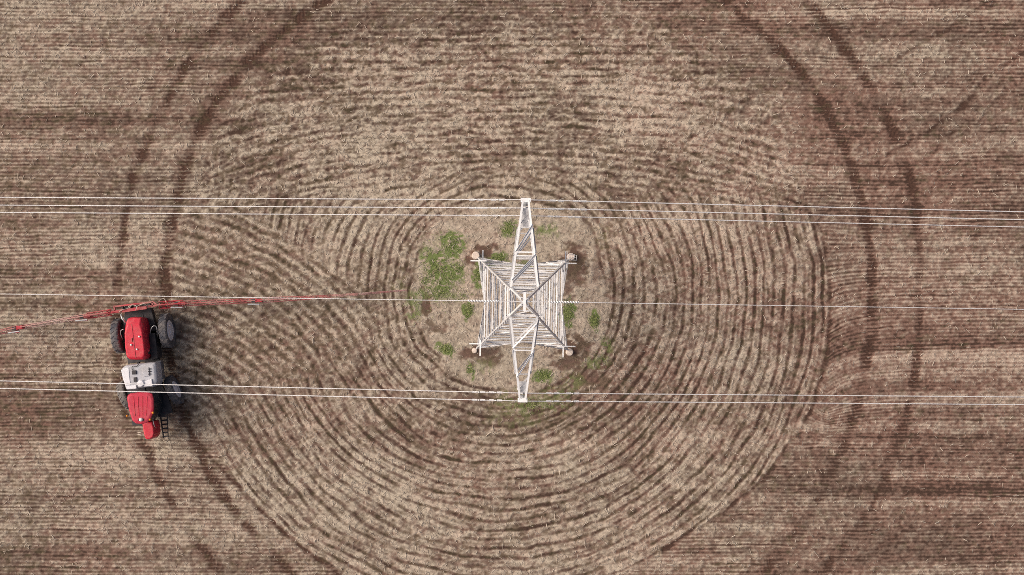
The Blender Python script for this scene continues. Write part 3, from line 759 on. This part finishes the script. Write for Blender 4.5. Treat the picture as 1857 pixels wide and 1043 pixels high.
# engine bay deck and right hand side boxes seen below the bodywork
for nm, pts, zt, zb in (('engine_bay', [(226, 566), (274, 558), (284, 600), (287, 652), (232, 660), (222, 600)], 1.32, 0.9),
                        ('fuel_tank', [(270, 605), (281, 604), (286, 650), (274, 653)], 1.75, 0.85),
                        ('walkway', [(262, 652), (289, 650), (295, 700), (305, 720), (313, 748), (288, 757), (275, 757), (262, 700)], 1.45, 1.28),
                        ('front_deck', [(228, 700), (262, 700), (276, 757), (280, 772), (240, 772)], 1.5, 1.0)):
    MB().loft([ring(pts, zt, zb), ring(pts, zt, zt)]).build(nm, M['black'], spr, bevel=0.03)
MB().loft([ring([(283, 654), (292, 653), (296, 688), (288, 690)], 1.9, 1.46), ring([(283, 654), (292, 653), (296, 688), (288, 690)], 1.9, 1.9, 0.05)]).build('side_locker', M['rubber'], spr, bevel=0.03)
for pts in ([(272, 610, 1.4), (273, 600, 2.1), (277, 592, 2.3), (283, 592, 2.3), (285, 600, 2.1), (285, 612, 1.4)], [(222, 615, 1.6), (219, 606, 2.1), (219, 600, 2.3), (224, 597, 2.4)],
            [(280, 762, 1.5), (276, 754, 2.6), (280, 772, 2.7), (284, 777, 1.6)]):
    MB().tube([Q(*p) for p in spline(pts, 4)], 0.022, 6).build('grab_rail', M['chrome'], spr, smooth=True)
# spray tank
tank = [(218, 671), (221, 666), (228, 662.5), (250, 660), (272, 657.5), (281, 657.5), (283, 662), (284.5, 680), (285, 692), (281, 700), (277, 702), (256, 704), (246, 706.5), (229, 707.5), (226, 703), (222, 688)]
tk = MB(); tk.loft([ring(tank, 2.85, 1.35, 0.12), ring(tank, 2.85, 1.7, 0.0), ring(tank, 2.85, 2.55, -0.01), ring(tank, 2.85, 2.78, 0.03), ring(tank, 2.85, 2.86, 0.16)])
tank_o = tk.build('spray_tank', M['tank'], spr, bevel=0.05, seg=3)
sl = [(219, 670), (234, 665), (236, 690), (238, 698), (228, 700), (223, 688)]
MB().loft([ring(sl, 2.86, 2.72, 0), ring(sl, 2.86, 2.89, 0.06)]).build('tank_lit_slope', M['tank_w'], tank_o, bevel=0.025)  # left slope of the tank, light falling on it painted as whiter plastic
for pts, z0, z1, m in (([(229, 700), (247, 698), (248, 705), (229, 706.5)], 2.6, 2.93, 'tank_w'), ([(260, 692), (275, 687), (277, 700), (258, 702)], 2.6, 2.95, 'tank_w'), ([(258, 668), (270, 666), (271, 682), (259, 684)], 2.7, 2.92, 'tank')):
    MB().loft([ring(pts, z1, z0), ring(pts, z1, z1, 0.04)]).build('tank_panel', M[m], tank_o, bevel=0.03)
MB().lathe([(0.2, -0.15), (0.2, 0.05), (0.16, 0.09), (0.05, 0.1)], Q(255.5, 695.5, 2.95), n=18).build('tank_lid', M['tank_w'], tank_o, bevel=0.01)
for px, py, w, l in ((243, 675.5, 0.26, 0.24), (245, 688.5, 0.18, 0.28)):
    MB().bar(Q(px, py - l * 15, 2.9), Q(px + 0.5, py + l * 15, 2.9), w, 0.06).build('valve_cover', M['black'], tank_o, bevel=0.015)
for i in range(3):
    MB().bar(Q(268.5, 669.5 + 4.6 * i, 2.94), Q(273.5, 669 + 4.6 * i, 2.9), 0.05, 0.05).build('vent', M['black'], tank_o)
    MB().bar(Q(217.5, 674.5 + 3.6 * i, 2.6), Q(221, 674 + 3.6 * i, 2.75), 0.05, 0.05).build('vent', M['black'], tank_o)
MB().tube([Q(x, y, 2.92) for x, y in spline([(241, 672), (239, 667), (242, 664), (247, 665), (252, 660)], 4)], 0.018, 6).build('tank_hose', M['black'], tank_o)
MB().tube([Q(x, y, 2.95) for x, y in spline([(249, 692), (249, 701), (252, 704), (262, 704.5)], 4)], 0.016, 6).build('tank_hose', M['black'], tank_o)
# cab
roof = [(229.5, 722), (231, 716.5), (237, 713), (254, 711.3), (270, 711.3), (276, 715), (278.5, 724), (279, 742), (276.5, 752), (272.5, 761), (266, 767), (256, 769.5), (246, 768.5), (240, 764), (235.5, 752), (232, 738)]
cab = MB(); cab.loft([ring(roof, 3.45, 1.45, 0.10), ring(roof, 3.45, 2.3, 0.02), ring(roof, 3.45, 3.28, 0.12)])
cab_o = cab.build('cab', M['cabglass'], spr, bevel=0.03)
rf = MB(); rf.loft([ring(roof, 3.45, 3.27, 0.05), ring(roof, 3.45, 3.36, 0.0), ring(roof, 3.45, 3.43, 0.03), ring(roof, 3.45, 3.475, 0.16)])
roof_o = rf.build('roof', M['red_roof'], cab_o, bevel=0.02)
for f in (0.2, 0.40, 0.60, 0.80):
    a = Vector(Q(233.5 + f * 41, 719, 3.485)); b = Vector(Q(238 + f * 34, 752 + 4 * math.sin(f * 3.1), 3.485))
    MB().bar(a, b, 0.03, 0.02).build('roof_rib', M['red'], cab_o)
MB().lathe([(0.11, -0.06), (0.11, 0.04), (0.08, 0.09), (0.03, 0.11)], Q(255.8, 761, 3.5), n=14).build('antenna_dome', M['white'], cab_o, smooth=True)
MB().bar(Q(251, 761.5, 3.47), Q(261, 761.5, 3.47), 0.10, 0.05).build('antenna_bracket', M['black'], cab_o)
for px, py, z in ((277.3, 748.5, 3.42), (230.8, 754, 3.0), (272.3, 761, 3.4)):
    MB().lathe([(0.06, -0.05), (0.06, 0.05), (0.03, 0.08)], Q(px, py, z), n=10).build('marker_lamp', M['amber'], cab_o)
MB().tube([Q(234, 750, 3.2), Q(231, 754, 3.0), Q(229.5, 752, 2.8)], 0.02, 6).build('mirror_arm', M['black'], cab_o)
# front nose
nose = [(257.5, 768), (268, 764), (276, 765), (278.5, 776), (279.5, 786), (277.5, 793), (272.5, 796.8), (266.5, 797.3), (262.3, 794.5), (260, 784)]
ns = MB(); ns.loft([ring([(x + 1 if x > 270 else x, y) for x, y in nose], 2.35, 1.2, 0.0), ring([(x + 1.5 if x > 270 else x, y) for x, y in nose], 2.35, 1.9, -0.02), ring(nose, 2.35, 2.3, 0.0), ring(nose, 2.35, 2.36, 0.14)])
nose_o = ns.build('front_hood', M['red'], spr, bevel=0.06, seg=3)
MB().bar(Q(268, 792, 1.1), Q(286, 791, 1.1), 0.14, 0.3).build('front_bumper', M['black'], spr, bevel=0.03)
for y in (783, 786.5):
    MB().tube([Q(250, y + 2, 1.9), Q(255, y + 1.5, 2.0), Q(260, y, 1.9)], 0.03, 6).build('side_lamp', M['hose'], spr)
# ladder to the ground
ld = MB()
MB().bar(Q(291, 753, 1.45), Q(296.5, 794, 0.30), 0.06, 0.09).build('ladder_rail', M['black'], spr)
MB().bar(Q(303.5, 752, 1.45), Q(305, 793, 0.30), 0.04, 0.06).build('ladder_rail', M['black'], spr)
for i in range(6):
    f = (i + 0.3) / 5.6
    MB().bar(Q(291 + 5.5 * f, 753 + 41 * f, 1.45 - 1.15 * f), Q(303.5 + 1.5 * f, 752.3 + 41 * f, 1.45 - 1.15 * f), 0.09, 0.04).build('rung', M['black'], spr)

# boom: centre rack and hinged lattice sections
BZ = 1.35
def lattice(pts3, depth, width, r, n, name, m, mono=False):
    a, b = pts3; d = (b - a); side = Vector((-d.y, d.x, 0)).normalized()
    if side.y < 0: side = -side
    w0, w1 = width; h0, h1 = depth
    A = lambda f: a.lerp(b, f)
    def ch1(f): return A(f) + side * ((w0 + (w1 - w0) * f) / 2)
    def ch2(f): return A(f) - side * ((w0 + (w1 - w0) * f) / 2)
    def ch3(f): return A(f) + Vector((0, 0, h0 + (h1 - h0) * f))
    mb = MB()
    for c in (ch1, ch2, ch3): mb.tube([c(0), c(1)], r, 6)
    for i in range(n):
        f0, fm, f1 = i / n, (i + 0.5) / n, (i + 1) / n
        for c in (ch1, ch2):
            mb.tube([c(f0), ch3(fm)], r * 0.55, 5); mb.tube([ch3(fm), c(f1)], r * 0.55, 5)
        mb.tube([ch1(f0), ch2(fm)], r * 0.55, 5); mb.tube([ch2(fm), ch1(f1)], r * 0.55, 5)
    o = mb.build(name, m, spr)
    # spray line with drop nozzles
    sl = MB(); sl.tube([ch1(0) - Vector((0, 0, 0.12)), ch1(1) - Vector((0, 0, 0.12))], 0.022, 6)
    L = d.length; k = max(2, int(L / 0.5))
    for i in range(k):
        q = ch1((i + 0.5) / k) - Vector((0, 0, 0.12)); sl.bar(q + Vector((0, 0, 0.05)), q - Vector((0, 0, 0.16)), 0.07, 0.05, up=side)
    sl.build('spray_line', M['hose'], o)
    return o
def joint(px, py, ang=0.0):
    c = Q(px, py, BZ + 0.2); d = Vector((math.cos(ang), math.sin(ang), 0))
    j = MB(); j.bar(c - d * 0.2, c + d * 0.2, 0.2, 0.36); j.bar(c - d * 0.45 + Vector((0.1, -0.22, 0.3)), c + d * 0.02 + Vector((0.1, -0.25, 0.3)), 0.07, 0.07)
    o = j.build('boom_hinge', M['red_frame'], spr, bevel=0.03)
    MB().tube([c - d * 0.6 + Vector((0, -0.2, 0.32)), c + d * 0.1 + Vector((0, -0.24, 0.32))], 0.045, 8).build('hydraulic_cylinder', M['chrome'], o)
    MB().bar(c - d * 0.42, c - d * 0.22, 0.22, 0.36).build('pivot_block', M['black'], o)
# centre rack
rk = MB()
for a, b, w in (((184, 569.5, 1.7), (240, 562.5, 1.7), 0.10), ((202, 565.5, 1.75), (286, 553.5, 1.75), 0.11), ((207, 556, 1.75), (278, 547.5, 1.75), 0.09), ((207, 556, 1.75), (209, 564, 1.75), 0.08),
                ((278, 547.5, 1.75), (286, 553.5, 1.75), 0.08), ((276, 547.5, 1.75), (277, 554.5, 1.75), 0.07), ((222, 564.5, 1.95), (266, 558, 1.95), 0.16), ((252, 551, 1.75), (254, 558.5, 1.75), 0.06),
                ((207, 556, 0.9), (278, 547.5, 0.9), 0.09), ((202, 565.5, 0.9), (286, 553.5, 0.9), 0.10)):
    rk.bar(Q(*a), Q(*b), w, 0.11)
for px, py in ((207, 556), (278, 547.5), (204, 565), (284, 554), (230, 561.3), (255, 557.8)):
    rk.bar(Q(px, py, 1.7), Q(px, py, 0.9), 0.08, 0.08, up=(1, 0, 0))
rack = rk.build('boom_rack', M['red_frame'], spr)
vl = MB(); r2 = random.Random(3)
for i in range(16):                                                   # valve block and plumbing on the rack
    f = i / 15; c = Q(222 + 52 * f, 558.5 - 6.5 * f + r2.uniform(-2.5, 2.5), 1.55 + r2.uniform(-.1, .15))
    vl.bar(c - Vector((0.07, 0, 0)), c + Vector((0.07, 0, 0)), r2.uniform(0.1, 0.2), r2.uniform(0.12, 0.25))
vl.build('valve_block', M['black'], rack)
for pts in ([(216, 566, 1.8), (222, 562, 2.1), (230, 560, 2.0), (238, 556, 2.0)], [(246, 563, 2.1), (248, 556, 2.2), (240, 553, 2.0), (232, 557, 1.8)], [(268, 556, 1.9), (262, 551, 2.2), (254, 553, 2.0), (248, 557, 1.7)],
            [(200, 570, 1.5), (198, 577, 1.1), (194, 577.5, 1.0), (191, 572, 1.4)], [(303, 554, 1.6), (306, 562, 1.0), (300, 565, .9), (298, 556, 1.4)], [(220, 566, 1.7), (222, 574, 1.8), (226, 580, 2.0)],
            [(288, 548, 1.6), (292, 543, 1.5), (298, 542, 1.5), (302, 550, 1.6)]):
    MB().tube([Q(*p) for p in spline(pts, 5)], 0.022, 6).build('hydraulic_hose', M['hose'], rack, smooth=True)
# lift linkage
for px, py in ((232, 566), (258, 562)):
    MB().bar(Q(px, py - 3, 1.2), Q(px + 1, py + 14, 1.3), 0.12, 0.12).build('lift_arm', M['black'], spr)
BR = [((288, 553.5), (332, 550.5), (0.40, 0.36), (0.55, 0.5), 0.045, 3, 'red_frame'), ((332, 550.5), (466, 545), (0.28, 0.22), (0.5, 0.42), 0.03, 9, 'red_boom'), ((474, 544.6), (566, 539.5), (0.30, 0.18), (0.42, 0.3), 0.028, 8, 'red_boom'),
      ((566, 539.5), (650, 533.5), (0.16, 0.12), (0.3, 0.22), 0.02, 7, 'red_boom'), ((650, 533.5), (737, 526.5), (0.11, 0.06), (0.2, 0.12), 0.014, 7, 'boom_tip')]
BL = [((202, 566.5), (158, 573), (0.34, 0.30), (0.5, 0.45), 0.045, 3, 'red_frame'), ((158, 573), (42, 593), (0.24, 0.2), (0.5, 0.42), 0.03, 9, 'boom_pale'), ((34, 594.5), (-58, 616), (0.30, 0.18), (0.42, 0.3), 0.028, 8, 'red_boom'),
      ((-58, 616), (-140, 636), (0.16, 0.12), (0.3, 0.22), 0.024, 7, 'red_frame'), ((-140, 636), (-222, 655), (0.11, 0.06), (0.2, 0.12), 0.018, 7, 'red_boom')]
for (x0, y0), (x1, y1), wd, dp, r, n, m in BR + BL:
    lattice((Q(x0, y0, BZ), Q(x1, y1, BZ)), dp, wd, r, n, 'boom_section', M[m])
joint(470, 545, 0.05); joint(37, 594, 0.2); joint(331, 550.5, 0.05); joint(159, 573, 0.15)

# ------------------------------------------------------------------ weeds under and around the pylon
clump('grass', [(818, 445, 22, 20), (792, 488, 22, 32), (812, 502, 26, 24), (776, 470, 14, 26), (800, 532, 34, 22), (832, 485, 14, 16), (770, 510, 12, 20), (840, 535, 14, 14), (825, 425, 8, 10)], 9, 2, 'loose green grass patch on the island beside the tower, facing the sprayer', 'grass', True)
clump('weed_clump', [(848, 562, 11, 13)], 45, 3, 'dense green weed clump under the shield wire beside the grass patch', 'weed', h=(0.1, 0.26))
clump('weed_clump', [(868, 500, 8, 20)], 40, 4, 'tall green weed strip against the tower side facing the sprayer', 'weed')
clump('weed_clump', [(905, 467, 13, 6), (890, 474, 8, 5)], 40, 5, 'low green weed clump by the footing beside the grass patch', 'weed')
clump('weed_clump', [(808, 632, 15, 8)], 40, 6, 'small green weed clump on bare straw below the grass patch', 'weed')
clump('weed_clump', [(852, 671, 7, 10)], 35, 7, 'tiny green weed tuft near the bottom left edge of the straw island', 'weed')
clump('weed_clump', [(1030, 566, 8, 24)], 45, 8, 'green weed strip against the tower side away from the sprayer', 'weed')
clump('weed_clump', [(1077, 582, 9, 13)], 45, 9, 'dark green weed clump standing alone near the right edge of the island', 'weed', h=(0.1, 0.26))
clump('weed_clump', [(985, 681, 15, 11)], 40, 10, 'sparse green weed clump beside the lone crossarm', 'weed')
clump('weed_clump', [(922, 415, 12, 12)], 45, 11, 'sparse green weed clump beside the stacked crossarms', 'weed')
clump('grass', [(965, 735, 60, 12), (1085, 650, 20, 10), (1100, 625, 10, 12), (1040, 690, 20, 12), (752, 560, 10, 26), (990, 420, 18, 12), (765, 535, 6, 10)], 4, 12, 'thin green grass growing in the ploughed rings round the tower island', 'grass', True)
